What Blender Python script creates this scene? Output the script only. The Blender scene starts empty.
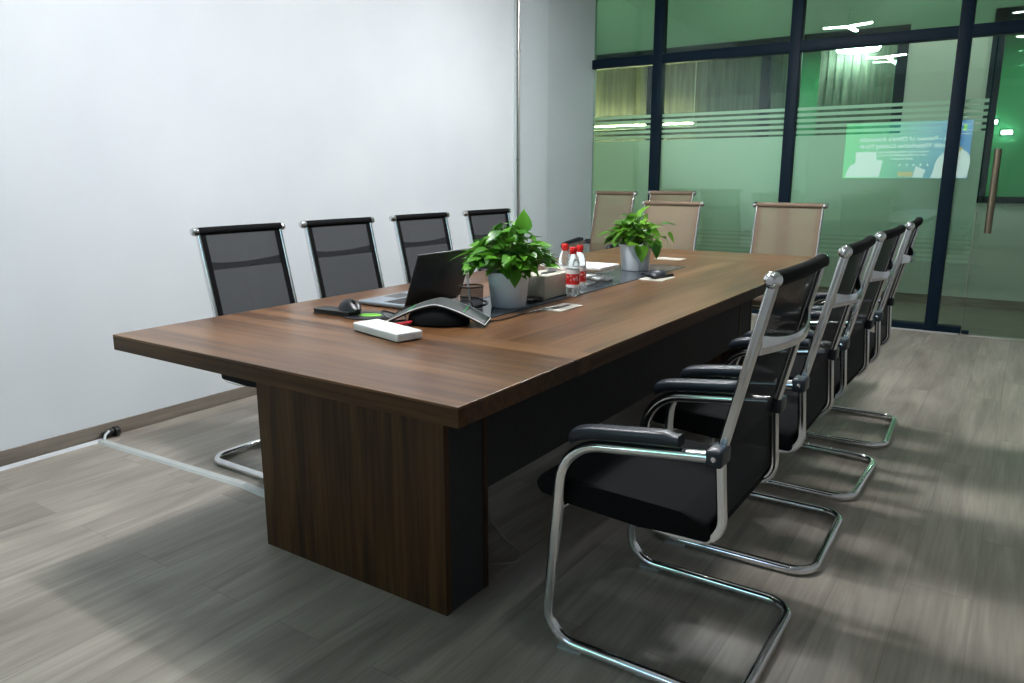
import bpy, bmesh, math, random
from mathutils import Vector, Matrix, Euler
PI = math.pi
C = bpy.context.scene.collection
rnd = random.Random(7)

# ------------------------------------------------------------------ materials
def mat(name, col, rough=0.5, metal=0.0, **kw):
    m = bpy.data.materials.new(name); m.use_nodes = True
    b = m.node_tree.nodes['Principled BSDF']
    b.inputs['Base Color'].default_value = (*col, 1)
    b.inputs['Roughness'].default_value = rough
    b.inputs['Metallic'].default_value = metal
    for k, v in kw.items(): b.inputs[k].default_value = v
    return m
def nd(m, t, **kw):
    n = m.node_tree.nodes.new(t)
    for k, v in kw.items():
        if k in n.inputs: n.inputs[k].default_value = v
        else: setattr(n, k, v)
    return n
def lk(m, a, b): m.node_tree.links.new(a, b)
def bs(m): return m.node_tree.nodes['Principled BSDF']
def noisy(m, c1, c2, scale=(1, 1, 1), nscale=5, detail=4, lo=.3, hi=.7, bump=0, rough=None):
    """procedural colour variation in object space"""
    tc = nd(m, 'ShaderNodeTexCoord'); mp = nd(m, 'ShaderNodeMapping'); mp.inputs['Scale'].default_value = scale
    lk(m, tc.outputs['Object'], mp.inputs[0])
    no = nd(m, 'ShaderNodeTexNoise'); no.inputs['Scale'].default_value = nscale; no.inputs['Detail'].default_value = detail
    lk(m, mp.outputs[0], no.inputs['Vector'])
    r = nd(m, 'ShaderNodeValToRGB')
    r.color_ramp.elements[0].position = lo; r.color_ramp.elements[0].color = (*c1, 1)
    r.color_ramp.elements[1].position = hi; r.color_ramp.elements[1].color = (*c2, 1)
    lk(m, no.outputs[0], r.inputs[0]); lk(m, r.outputs[0], bs(m).inputs['Base Color'])
    if bump:
        bp = nd(m, 'ShaderNodeBump'); bp.inputs['Strength'].default_value = bump; bp.inputs['Distance'].default_value = .002
        lk(m, no.outputs[0], bp.inputs['Height']); lk(m, bp.outputs[0], bs(m).inputs['Normal'])
    return m
def emis(name, col, s):
    m = bpy.data.materials.new(name); m.use_nodes = True; nt = m.node_tree; nt.nodes.clear()
    e = nt.nodes.new('ShaderNodeEmission'); e.inputs[0].default_value = (*col, 1); e.inputs[1].default_value = s
    o = nt.nodes.new('ShaderNodeOutputMaterial'); nt.links.new(e.outputs[0], o.inputs[0]); return m

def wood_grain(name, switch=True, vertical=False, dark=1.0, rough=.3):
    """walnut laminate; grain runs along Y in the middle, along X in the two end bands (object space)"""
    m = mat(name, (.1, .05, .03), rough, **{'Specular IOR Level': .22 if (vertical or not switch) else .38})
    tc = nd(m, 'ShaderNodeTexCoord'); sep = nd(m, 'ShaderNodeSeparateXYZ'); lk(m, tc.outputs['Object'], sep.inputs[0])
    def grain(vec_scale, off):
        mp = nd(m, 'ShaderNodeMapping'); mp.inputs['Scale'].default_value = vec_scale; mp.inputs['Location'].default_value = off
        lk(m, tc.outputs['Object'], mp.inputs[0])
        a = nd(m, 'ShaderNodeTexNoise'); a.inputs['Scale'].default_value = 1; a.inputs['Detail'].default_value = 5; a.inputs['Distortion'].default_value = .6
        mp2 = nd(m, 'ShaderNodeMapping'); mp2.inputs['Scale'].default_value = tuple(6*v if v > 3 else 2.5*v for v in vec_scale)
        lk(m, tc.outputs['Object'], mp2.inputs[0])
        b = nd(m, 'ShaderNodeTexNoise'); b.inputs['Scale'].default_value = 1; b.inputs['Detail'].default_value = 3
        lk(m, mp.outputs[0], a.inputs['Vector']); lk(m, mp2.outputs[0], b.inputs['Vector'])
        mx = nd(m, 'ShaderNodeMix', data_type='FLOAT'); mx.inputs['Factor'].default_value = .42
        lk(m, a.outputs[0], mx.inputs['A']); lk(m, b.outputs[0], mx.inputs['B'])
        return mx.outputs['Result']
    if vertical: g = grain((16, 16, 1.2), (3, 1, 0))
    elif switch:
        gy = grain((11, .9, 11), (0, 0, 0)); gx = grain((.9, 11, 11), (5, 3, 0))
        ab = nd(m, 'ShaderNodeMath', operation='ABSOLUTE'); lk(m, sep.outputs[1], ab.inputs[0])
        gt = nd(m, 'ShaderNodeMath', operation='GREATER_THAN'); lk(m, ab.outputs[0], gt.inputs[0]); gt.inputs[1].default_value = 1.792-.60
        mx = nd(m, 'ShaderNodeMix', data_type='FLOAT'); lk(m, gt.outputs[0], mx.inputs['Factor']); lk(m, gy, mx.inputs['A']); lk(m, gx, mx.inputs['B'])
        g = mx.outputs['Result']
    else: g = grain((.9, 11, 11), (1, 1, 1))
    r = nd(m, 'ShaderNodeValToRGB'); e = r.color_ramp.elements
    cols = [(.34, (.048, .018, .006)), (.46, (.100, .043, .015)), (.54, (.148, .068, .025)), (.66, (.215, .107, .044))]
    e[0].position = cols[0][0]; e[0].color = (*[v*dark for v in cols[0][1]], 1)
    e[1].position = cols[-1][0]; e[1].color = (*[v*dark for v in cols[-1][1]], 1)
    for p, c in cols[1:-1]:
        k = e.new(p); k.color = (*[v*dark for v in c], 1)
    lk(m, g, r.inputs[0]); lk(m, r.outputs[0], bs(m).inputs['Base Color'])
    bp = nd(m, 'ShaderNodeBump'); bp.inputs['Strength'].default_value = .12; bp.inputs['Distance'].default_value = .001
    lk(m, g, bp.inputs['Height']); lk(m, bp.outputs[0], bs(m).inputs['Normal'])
    return m

def floor_mat():
    m = mat('grey_oak_vinyl', (.2, .18, .16), .33)
    tc = nd(m, 'ShaderNodeTexCoord')
    mp = nd(m, 'ShaderNodeMapping'); mp.inputs['Rotation'].default_value = (0, 0, PI/2)
    lk(m, tc.outputs['Object'], mp.inputs[0])
    br = nd(m, 'ShaderNodeTexBrick'); br.inputs['Scale'].default_value = 1
    br.inputs['Brick Width'].default_value = 1.22; br.inputs['Row Height'].default_value = .18
    br.inputs['Mortar Size'].default_value = .0012; br.inputs['Mortar Smooth'].default_value = .2; br.offset = .37
    br.inputs['Color1'].default_value = (.0, .0, .0, 1); br.inputs['Color2'].default_value = (1, 1, 1, 1); br.inputs['Mortar'].default_value = (.5, .5, .5, 1)
    lk(m, mp.outputs[0], br.inputs['Vector'])
    # grain, offset per plank
    sc = nd(m, 'ShaderNodeMapping'); sc.inputs['Scale'].default_value = (9, 1.1, 1); lk(m, tc.outputs['Object'], sc.inputs[0])
    ad = nd(m, 'ShaderNodeVectorMath', operation='ADD'); ml = nd(m, 'ShaderNodeVectorMath', operation='SCALE'); ml.inputs['Scale'].default_value = 13
    lk(m, br.outputs['Color'], ml.inputs[0]); lk(m, sc.outputs[0], ad.inputs[0]); lk(m, ml.outputs[0], ad.inputs[1])
    n1 = nd(m, 'ShaderNodeTexNoise'); n1.inputs['Scale'].default_value = 1; n1.inputs['Detail'].default_value = 6; n1.inputs['Distortion'].default_value = 1.2
    lk(m, ad.outputs[0], n1.inputs['Vector'])
    sc2 = nd(m, 'ShaderNodeMapping'); sc2.inputs['Scale'].default_value = (90, 3.5, 1); lk(m, tc.outputs['Object'], sc2.inputs[0])
    n2 = nd(m, 'ShaderNodeTexNoise'); n2.inputs['Scale'].default_value = 1; n2.inputs['Detail'].default_value = 3; lk(m, sc2.outputs[0], n2.inputs['Vector'])
    mx = nd(m, 'ShaderNodeMix', data_type='FLOAT'); mx.inputs['Factor'].default_value = .3
    lk(m, n1.outputs[0], mx.inputs['A']); lk(m, n2.outputs[0], mx.inputs['B'])
    r = nd(m, 'ShaderNodeValToRGB'); e = r.color_ramp.elements
    e[0].position = .26; e[0].color = (.205, .175, .145, 1); e[1].position = .68; e[1].color = (.470, .420, .360, 1)
    k = e.new(.48); k.color = (.340, .297, .250, 1)
    lk(m, mx.outputs['Result'], r.inputs[0])
    pv = nd(m, 'ShaderNodeMix', data_type='RGBA', blend_type='MULTIPLY'); pv.inputs['Factor'].default_value = .16
    lk(m, r.outputs[0], pv.inputs['A']); lk(m, br.outputs['Color'], pv.inputs['B'])
    jt = nd(m, 'ShaderNodeMix', data_type='RGBA', blend_type='MIX'); jt.inputs['B'].default_value = (.07, .06, .05, 1)
    mm = nd(m, 'ShaderNodeMath', operation='MULTIPLY'); mm.inputs[1].default_value = .4; lk(m, br.outputs['Fac'], mm.inputs[0])
    lk(m, mm.outputs[0], jt.inputs['Factor']); lk(m, pv.outputs['Result'], jt.inputs['A'])
    lk(m, jt.outputs['Result'], bs(m).inputs['Base Color'])
    bp = nd(m, 'ShaderNodeBump'); bp.inputs['Strength'].default_value = .15; bp.inputs['Distance'].default_value = .001
    lk(m, mx.outputs['Result'], bp.inputs['Height']); lk(m, bp.outputs[0], bs(m).inputs['Normal'])
    rr = nd(m, 'ShaderNodeMapRange'); rr.inputs['To Min'].default_value = .36; rr.inputs['To Max'].default_value = .52
    lk(m, mx.outputs['Result'], rr.inputs['Value']); lk(m, rr.outputs[0], bs(m).inputs['Roughness'])
    return m

def mesh_fabric(name, col, t, scale=900):
    """woven sling mesh: partly see-through"""
    m = mat(name, col, .8, **{'Specular IOR Level': .2}); nt = m.node_tree
    tc = nd(m, 'ShaderNodeTexCoord'); ck = nd(m, 'ShaderNodeTexChecker'); ck.inputs['Scale'].default_value = scale
    ck.inputs['Color1'].default_value = (*[v*1.25 for v in col], 1); ck.inputs['Color2'].default_value = (*[v*.75 for v in col], 1)
    lk(m, tc.outputs['Object'], ck.inputs[0]); lk(m, ck.outputs[0], bs(m).inputs['Base Color'])
    tr = nd(m, 'ShaderNodeBsdfTransparent'); mx = nd(m, 'ShaderNodeMixShader'); mx.inputs[0].default_value = t
    out = nt.nodes['Material Output']
    lk(m, bs(m).outputs[0], mx.inputs[1]); lk(m, tr.outputs[0], mx.inputs[2]); lk(m, mx.outputs[0], out.inputs[0])
    return m

def pane_mat(name, tint, ior=1.9):
    m = bpy.data.materials.new(name); m.use_nodes = True; nt = m.node_tree; nt.nodes.clear()
    o = nt.nodes.new('ShaderNodeOutputMaterial'); t = nt.nodes.new('ShaderNodeBsdfTransparent'); t.inputs[0].default_value = (*tint, 1)
    g = nt.nodes.new('ShaderNodeBsdfGlossy'); g.inputs['Roughness'].default_value = .0; g.inputs[0].default_value = (.9, 1, .95, 1)
    f = nt.nodes.new('ShaderNodeFresnel'); f.inputs[0].default_value = ior; x = nt.nodes.new('ShaderNodeMixShader')
    nt.links.new(f.outputs[0], x.inputs[0]); nt.links.new(t.outputs[0], x.inputs[1]); nt.links.new(g.outputs[0], x.inputs[2]); nt.links.new(x.outputs[0], o.inputs[0])
    return m
def film_mat(name, col, t, fac_tr=.5):
    m = bpy.data.materials.new(name); m.use_nodes = True; nt = m.node_tree; nt.nodes.clear()
    o = nt.nodes.new('ShaderNodeOutputMaterial'); t_ = nt.nodes.new('ShaderNodeBsdfTransparent'); t_.inputs[0].default_value = (.85, 1, .92, 1)
    d = nt.nodes.new('ShaderNodeBsdfDiffuse'); d.inputs[0].default_value = (*col, 1)
    l = nt.nodes.new('ShaderNodeBsdfTranslucent'); l.inputs[0].default_value = (*col, 1)
    no = nt.nodes.new('ShaderNodeTexNoise'); no.inputs['Scale'].default_value = 60
    mr = nt.nodes.new('ShaderNodeMapRange'); mr.inputs['To Min'].default_value = t-.03; mr.inputs['To Max'].default_value = t+.03
    tc = nt.nodes.new('ShaderNodeTexCoord'); nt.links.new(tc.outputs['Object'], no.inputs['Vector']); nt.links.new(no.outputs[0], mr.inputs['Value'])
    a = nt.nodes.new('ShaderNodeMixShader'); a.inputs[0].default_value = fac_tr
    b = nt.nodes.new('ShaderNodeMixShader')
    nt.links.new(mr.outputs[0], b.inputs[0])
    nt.links.new(d.outputs[0], a.inputs[1]); nt.links.new(l.outputs[0], a.inputs[2]); nt.links.new(a.outputs[0], b.inputs[1]); nt.links.new(t_.outputs[0], b.inputs[2])
    nt.links.new(b.outputs[0], o.inputs[0]); return m

M = {}
M['wall'] = noisy(mat('white_paint', (.7, .74, .78), .65), (.72, .76, .80), (.78, .82, .85), nscale=1.5, detail=2)
M['wall_strip'] = noisy(mat('pale_grey_paint', (.6, .65, .68), .65), (.60, .66, .69), (.63, .69, .72), nscale=2)
M['wall_column'] = noisy(mat('column_grey_paint', (.5, .55, .57), .65), (.54, .60, .62), (.58, .64, .66), nscale=2)
M['wall_dark'] = noisy(mat('slate_grey_paint', (.2, .21, .22), .7), (.42, .43, .44), (.46, .47, .48), nscale=2)
M['ceiling'] = noisy(mat('ceiling_paint', (.7, .7, .7), .8), (.60, .61, .61), (.64, .65, .65), nscale=2)
M['floor'] = floor_mat()
M['baseboard'] = noisy(mat('baseboard_wood', (.2, .17, .14), .5), (.17, .14, .115), (.26, .22, .18), scale=(1, 1.2, 14), nscale=3)
M['top'] = wood_grain('walnut_top', dark=1.0)
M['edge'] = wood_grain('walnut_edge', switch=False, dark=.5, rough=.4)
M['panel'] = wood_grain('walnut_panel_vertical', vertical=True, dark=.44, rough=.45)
M['darkpanel'] = noisy(mat('charcoal_laminate', (.04, .04, .045), .6, **{'Specular IOR Level': .2}), (.034, .034, .036), (.040, .040, .043), nscale=30)
M['frame'] = noisy(mat('dark_blue_grey_aluminium', (.02, .03, .045), .5, **{'Specular IOR Level': .12}), (.004, .013, .024), (.006, .016, .029), nscale=8)
M['chrome'] = noisy(mat('chrome', (.75, .76, .77), .13, 1.0), (.72, .73, .75), (.8, .8, .8), nscale=20)
M['satin'] = noisy(mat('satin_steel', (.6, .6, .6), .3, 1.0), (.5, .48, .45), (.6, .58, .54), nscale=20)
M['bronze'] = noisy(mat('brushed_bronze', (.3, .25, .18), .35, 1.0), (.26, .21, .15), (.34, .28, .20), scale=(40, 40, 1), nscale=4)
M['bmesh'] = mesh_fabric('black_mesh_fabric', (.019, .020, .023), .10)
M['bhem'] = noisy(mat('black_fabric', (.01, .01, .012), .8, **{'Specular IOR Level': .12}), (.0028, .003, .0035), (.005, .005, .006), nscale=300, bump=.2)
M['pad'] = noisy(mat('black_seat_fabric', (.008, .008, .01), .9, **{'Specular IOR Level': .15}), (.0035, .004, .0045), (.006, .0065, .007), nscale=350, bump=.3)
M['arm'] = noisy(mat('blue_black_plastic', (.012, .018, .028), .38), (.010, .015, .024), (.014, .02, .03), nscale=40)
M['tmesh'] = mesh_fabric('tan_mesh_fabric', (.285, .225, .155), .31)
M['them'] = noisy(mat('tan_fabric', (.3, .22, .17), .8), (.165, .115, .075), (.195, .14, .095), nscale=300)
M['clear'] = mat('clear_plastic', (.8, .85, .85), .15, Alpha=.45)
M['white'] = noisy(mat('white_plastic', (.8, .8, .8), .35), (.80, .81, .81), (.85, .86, .86), nscale=10)
M['cream'] = noisy(mat('cream_plastic', (.6, .57, .5), .4), (.58, .56, .50), (.64, .62, .55), nscale=20)
M['trunk'] = noisy(mat('grey_pvc', (.5, .52, .5), .4), (.50, .52, .51), (.56, .58, .57), nscale=10)
M['trunkw'] = noisy(mat('white_pvc', (.7, .72, .74), .35), (.68, .70, .73), (.74, .77, .8), nscale=10)
M['black'] = noisy(mat('black_plastic', (.01, .01, .012), .35), (.008, .008, .010), (.014, .014, .016), nscale=40)
M['laptop'] = noisy(mat('dark_grey_aluminium', (.05, .05, .05), .35, .5), (.060, .060, .062), (.075, .075, .077), nscale=60)
M['laptopb'] = noisy(mat('silver_blue_deck', (.3, .34, .38), .35, .6), (.30, .35, .40), (.36, .41, .46), nscale=60)
M['keys'] = noisy(mat('black_keys', (.02, .02, .022), .5), (.015, .015, .017), (.025, .025, .028), nscale=60)
M['phonetop'] = noisy(mat('phone_graphite', (.03, .04, .04), .6), (.010, .015, .014), (.016, .022, .021), nscale=80)
M['phonekey'] = noisy(mat('phone_keypad', (.02, .03, .028), .45), (.022, .035, .030), (.034, .048, .042), nscale=200)
M['silver'] = noisy(mat('silver_trim', (.6, .62, .62), .4, .2), (.72, .74, .74), (.80, .81, .81), nscale=20)
M['led'] = emis('green_led', (.1, .9, .25), .6)
M['red'] = noisy(mat('red_plastic', (.7, .02, .02), .35), (.62, .012, .012), (.75, .03, .025), nscale=20)
M['redcable'] = noisy(mat('red_cable', (.5, .01, .02), .4), (.45, .01, .02), (.55, .02, .03), nscale=50)
M['panelglass'] = noisy(mat('dark_gloss_panel', (.03, .04, .05), .12), (.035, .045, .058), (.045, .055, .068), nscale=6)
M['pot'] = noisy(mat('white_pot', (.6, .66, .74), .3), (.84, .90, .97), (.88, .93, .99), nscale=10)
M['soil'] = noisy(mat('soil', (.02, .015, .01), .95), (.012, .008, .005), (.04, .028, .018), nscale=90, bump=.8)
M['tissuebox'] = noisy(mat('beige_leatherette', (.5, .48, .4), .55), (.44, .43, .35), (.52, .51, .43), nscale=120, bump=.2)
M['paper'] = noisy(mat('paper', (.85, .86, .86), .8), (.82, .84, .84), (.88, .9, .9), nscale=15)
M['greenpatch'] = noisy(mat('green_print', (.1, .35, .02), .6), (.07, .28, .015), (.16, .45, .03), nscale=60)
M['pvcclear'] = mat('clear_bottle', (.92, .97, .98), .06); bs(M['pvcclear']).inputs['Transmission Weight'].default_value = .9; bs(M['pvcclear']).inputs['IOR'].default_value = 1.12
M['meshcup'] = mesh_fabric('wire_mesh', (.03, .03, .035), .45, 700)
M['cable'] = noisy(mat('grey_cable', (.3, .3, .28), .5), (.28, .28, .26), (.34, .34, .31), nscale=50)
M['labelw'] = noisy(mat('label_white', (.85, .85, .85), .4), (.8, .82, .8), (.9, .9, .9), nscale=50)
M['lampwhite'] = emis('led_white', (.93, .97, 1.0), 1.0)

def leaf_mat(name, c1, c2):
    m = mat(name, c1, .35)
    g = nd(m, 'ShaderNodeNewGeometry'); r = nd(m, 'ShaderNodeValToRGB')
    r.color_ramp.elements[0].color = (*c1, 1); r.color_ramp.elements[1].color = (*c2, 1)
    lk(m, g.outputs['Random Per Island'], r.inputs[0]); lk(m, r.outputs[0], bs(m).inputs['Base Color'])
    tl = nd(m, 'ShaderNodeBsdfTranslucent'); lk(m, r.outputs[0], tl.inputs[0])
    mx = nd(m, 'ShaderNodeMixShader'); mx.inputs[0].default_value = .25
    lk(m, bs(m).outputs[0], mx.inputs[1]); lk(m, tl.outputs[0], mx.inputs[2]); lk(m, mx.outputs[0], m.node_tree.nodes['Material Output'].inputs[0])
    return m
M['leaf'] = leaf_mat('pothos_leaf', (.020, .12, .010), (.13, .38, .025))
M['leaf2'] = leaf_mat('pothos_leaf_light', (.035, .17, .012), (.19, .45, .035))
M['stem'] = noisy(mat('leaf_stem', (.15, .3, .04), .5), (.10, .22, .03), (.20, .34, .06), nscale=60)

# ------------------------------------------------------------------ geometry helpers
def newbm(): return bmesh.new()
def obj(name, bm, m, parent=None, smooth=True, loc=None, angle=40):
    me = bpy.data.meshes.new(name)
    bmesh.ops.recalc_face_normals(bm, faces=bm.faces[:])
    bm.to_mesh(me); bm.free()
    for k in (m if isinstance(m, (list, tuple)) else [m]): me.materials.append(k)
    if smooth:
        me.polygons.foreach_set('use_smooth', [True]*len(me.polygons))
        try: me.set_sharp_from_angle(angle=math.radians(angle))
        except Exception: pass
    o = bpy.data.objects.new(name, me); C.objects.link(o)
    if parent: o.parent = parent
    if loc: o.location = loc
    return o
def tag(o, label, cat, group=None):
    o['label'] = label; o['category'] = cat
    if group: o['group'] = group
    return o
def thing(name, label, cat, loc=(0, 0, 0), rz=0, group=None):
    o = bpy.data.objects.new(name, None); C.objects.link(o); o.empty_display_size = .1
    o.location = loc; o.rotation_euler = (0, 0, rz); return tag(o, label, cat, group)
def struct(name, bm, m, parent=None, **kw):
    o = obj(name, bm, m, parent, **kw)
    if not parent: o['kind'] = 'structure'
    return o
def box(bm, x0, x1, y0, y1, z0, z1, bev=0, seg=2, M4=None, mi=0):
    vs = [bm.verts.new((x, y, z)) for x in (x0, x1) for y in (y0, y1) for z in (z0, z1)]
    fs = [bm.faces.new([vs[i] for i in q]) for q in ((0, 1, 3, 2), (4, 6, 7, 5), (0, 4, 5, 1), (2, 3, 7, 6), (0, 2, 6, 4), (1, 5, 7, 3))]
    for f in fs: f.material_index = mi
    allv = vs
    if bev:
        es = list({e for f in fs for e in f.edges})
        r = bmesh.ops.bevel(bm, geom=es, offset=bev, segments=seg, profile=.5, affect='EDGES')
        allv = list({v for f in r['faces'] for v in f.verts} | {v for v in vs if v.is_valid})
    if M4 is not None: bmesh.ops.transform(bm, matrix=M4, verts=allv)
    return allv
def fillet(pts, rads, n=8):
    out = [Vector(pts[0])]
    for i in range(1, len(pts)-1):
        p, a, b = Vector(pts[i]), Vector(pts[i-1]), Vector(pts[i+1]); r = rads[i]
        u, v = (a-p).normalized(), (b-p).normalized(); ang = u.angle(v)
        if r <= 0 or ang > PI-.02: out.append(p); continue
        d = r/math.tan(ang/2); c = p+(u+v).normalized()*(r/math.sin(ang/2))
        s, e = p+u*d-c, p+v*d-c; tot = s.angle(e); ax = s.cross(e).normalized()
        for k in range(n+1): out.append(c+Matrix.Rotation(tot*k/n, 3, ax) @ s)
    out.append(Vector(pts[-1])); return out
def sweep(bm, pts, sec, up=(0, 0, 1), caps=True, closed=False):
    """sweep a 2-D section [(side, up)] along pts with parallel transport"""
    pts = [Vector(p) for p in pts]; n = len(pts); rings = []; prev = None
    for i, p in enumerate(pts):
        if closed: t = (pts[(i+1) % n]-pts[i-1]).normalized()
        else: t = ((pts[min(i+1, n-1)]-p).normalized()+(p-pts[max(i-1, 0)]).normalized()).normalized()
        if prev is None:
            s = t.cross(Vector(up))
            if s.length < 1e-3: s = t.cross(Vector((1, 0, 0)))
            s.normalize()
        else: s = (prev-t*prev.dot(t)).normalized()
        prev = s; u = s.cross(t)
        rings.append([bm.verts.new(p+s*a+u*b) for a, b in sec])
    m = len(sec)
    for i in range(n if closed else n-1):
        A, B = rings[i], rings[(i+1) % n]
        for k in range(m): bm.faces.new((A[k], A[(k+1) % m], B[(k+1) % m], B[k]))
    if caps and not closed: bm.faces.new(rings[0][::-1]); bm.faces.new(rings[-1])
def circ(r, n=12, ry=None): return [(r*math.cos(2*PI*k/n), (ry or r)*math.sin(2*PI*k/n)) for k in range(n)]
def rrect(w, h, r, n=4):
    o = []
    for cx, cy, a in ((w/2-r, h/2-r, 0), (-w/2+r, h/2-r, 90), (-w/2+r, -h/2+r, 180), (w/2-r, -h/2+r, 270)):
        for k in range(n+1):
            t = math.radians(a+90*k/n); o.append((cx+r*math.cos(t), cy+r*math.sin(t)))
    return o
def tube(bm, pts, r, n=12, **kw): sweep(bm, pts, circ(r, n), **kw)
def smoothpath(pts, sub=6):
    P = [Vector(p) for p in pts]; out = []
    for i in range(len(P)-1):
        a, b, c, d = P[max(i-1, 0)], P[i], P[i+1], P[min(i+2, len(P)-1)]
        for k in range(sub):
            t = k/sub
            out.append(.5*((2*b)+(c-a)*t+(2*a-5*b+4*c-d)*t*t+(-a+3*b-3*c+d)*t**3))
    out.append(P[-1]); return out
def lathe(bm, prof, n=32, c=(0, 0, 0), axis='z', mi=0, capends=True):
    """prof [(r,z)]"""
    rings = []
    for r, z in prof:
        ring = []
        for k in range(n):
            a = 2*PI*k/n; x, y = r*math.cos(a), r*math.sin(a)
            p = (x, y, z) if axis == 'z' else ((x, z, y) if axis == 'y' else (z, x, y))
            ring.append(bm.verts.new(Vector(c)+Vector(p)))
        rings.append(ring)
    for A, B in zip(rings, rings[1:]):
        for k in range(n):
            f = bm.faces.new((A[k], A[(k+1) % n], B[(k+1) % n], B[k])); f.material_index = mi
    if capends:
        for R_ in (rings[0], rings[-1]):
            f = bm.faces.new(R_); f.material_index = mi
def prism(bm, poly, y0, y1, bev=0, seg=3, axes='xz', mi=0):
    def P(a, b, t): return (a, t, b) if axes == 'xz' else ((a, b, t) if axes == 'xy' else (t, a, b))
    A = [bm.verts.new(P(a, b, y0)) for a, b in poly]; B = [bm.verts.new(P(a, b, y1)) for a, b in poly]; n = len(poly)
    fs = [bm.faces.new(A), bm.faces.new(B[::-1])]+[bm.faces.new((A[k], B[k], B[(k+1) % n], A[(k+1) % n])) for k in range(n)]
    for f in fs: f.material_index = mi
    if bev: bmesh.ops.bevel(bm, geom=list({e for f in fs for e in f.edges}), offset=bev, segments=seg, profile=.5, affect='EDGES')
def copy_tree(o, parent=None):
    c = o.copy(); C.objects.link(c)
    if parent: c.parent = parent
    for ch in [q for q in bpy.data.objects if q.parent == o]: copy_tree(ch, c)
    return c
def text_mesh(body, size, extrude=.0008, align='CENTER'):
    cu = bpy.data.curves.new('lettering', 'FONT'); cu.body = body; cu.size = size; cu.extrude = extrude; cu.offset = size*.028; cu.align_x = align; cu.align_y = 'CENTER'; cu.resolution_u = 2
    o = bpy.data.objects.new('lettering', cu); C.objects.link(o); dg = bpy.context.evaluated_depsgraph_get()
    me = bpy.data.meshes.new_from_object(o.evaluated_get(dg)); bpy.data.objects.remove(o); return me
def text(name, body, size, m, parent, mat4, **kw):
    me = text_mesh(body, size, **kw); me.materials.clear(); me.materials.append(m)
    o = bpy.data.objects.new(name, me); C.objects.link(o); o.parent = parent; o.matrix_local = mat4; return o

# ------------------------------------------------------------------ camera (solved from the photograph)
F_PX, YAW, PITCH, ROLL, H = 755.717, .5937, .2161, -.0010, 1.2301
f = Vector((-math.sin(YAW)*math.cos(PITCH), math.cos(YAW)*math.cos(PITCH), -math.sin(PITCH)))
r0 = Vector((math.cos(YAW), math.sin(YAW), 0)); u0 = r0.cross(f)
rr_ = r0*math.cos(ROLL)+u0*math.sin(ROLL); uu_ = -r0*math.sin(ROLL)+u0*math.cos(ROLL)
cam = bpy.data.objects.new('camera', bpy.data.cameras.new('camera')); C.objects.link(cam)
cam.matrix_world = Matrix((( rr_.x, uu_.x, -f.x, 0), (rr_.y, uu_.y, -f.y, 0), (rr_.z, uu_.z, -f.z, H), (0, 0, 0, 1)))
cam.data.sensor_width = 36; cam.data.lens = F_PX*36/1024; cam.data.clip_start = .02
bpy.context.scene.camera = cam

# ------------------------------------------------------------------ room shell
WX, GY, CZ, BY, RX = -3.566, 6.841, 2.95, -1.6, 1.7
bm = newbm(); box(bm, WX-.25, RX+.1, BY-.1, GY+.03, -.08, 0); struct('floor', bm, M['floor'], smooth=False)
bm = newbm(); box(bm, WX-.25, RX+.1, BY-.1, GY+.05, CZ, CZ+.1); struct('ceiling', bm, M['ceiling'], smooth=False)
bm = newbm(); box(bm, WX-.15, WX, BY, 5.345, 0, CZ, .004); struct('wall_left', bm, M['wall'], smooth=False)
bm = newbm(); box(bm, WX-.15, WX-.03, 5.345, 5.89, 0, CZ); struct('wall_left_niche', bm, M['wall_strip'], smooth=False)
bm = newbm(); box(bm, WX-.15, WX-.085, 5.89, GY+.04, 0, CZ); struct('wall_left_far', bm, M['wall_column'], smooth=False)
bm = newbm(); box(bm, RX, RX+.1, BY, GY+.05, 0, CZ); struct('wall_right', bm, M['wall_dark'], smooth=False)
bm = newbm(); box(bm, WX-.15, RX+.1, BY-.1, BY, 0, CZ); struct('wall_back', bm, M['wall_dark'], smooth=False)
bm = newbm(); box(bm, WX, WX+.012, BY+.015, 5.34, 0, .068, .003); struct('baseboard_left', bm, M['baseboard'], smooth=False)
bm = newbm(); box(bm, WX, RX, BY, BY+.012, 0, .075, .003); struct('baseboard_back', bm, M['baseboard'], smooth=False)
bm = newbm(); box(bm, RX-.012, RX, BY+.015, GY-.06, 0, .075, .003); struct('baseboard_right', bm, M['baseboard'], smooth=False)
# vertical joint strip on the left wall with its thin conduit
bm = newbm(); box(bm, WX-.03, WX+.006, 5.30, 5.345, .08, CZ, .003); struct('trim_1', bm, M['wall_strip'], smooth=False)
bm = newbm(); tube(bm, [(WX+.004, 5.375, .02), (WX+.004, 5.375, CZ)], .011, 10)
for z in (.5, 1.35, 2.2): box(bm, WX-.03, WX+.018, 5.36, 5.39, z, z+.02, .003)
tag(obj('conduit_pipe', bm, M['satin']), 'thin grey vertical pipe running up the joint at the end of the white wall', 'pipe')

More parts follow.
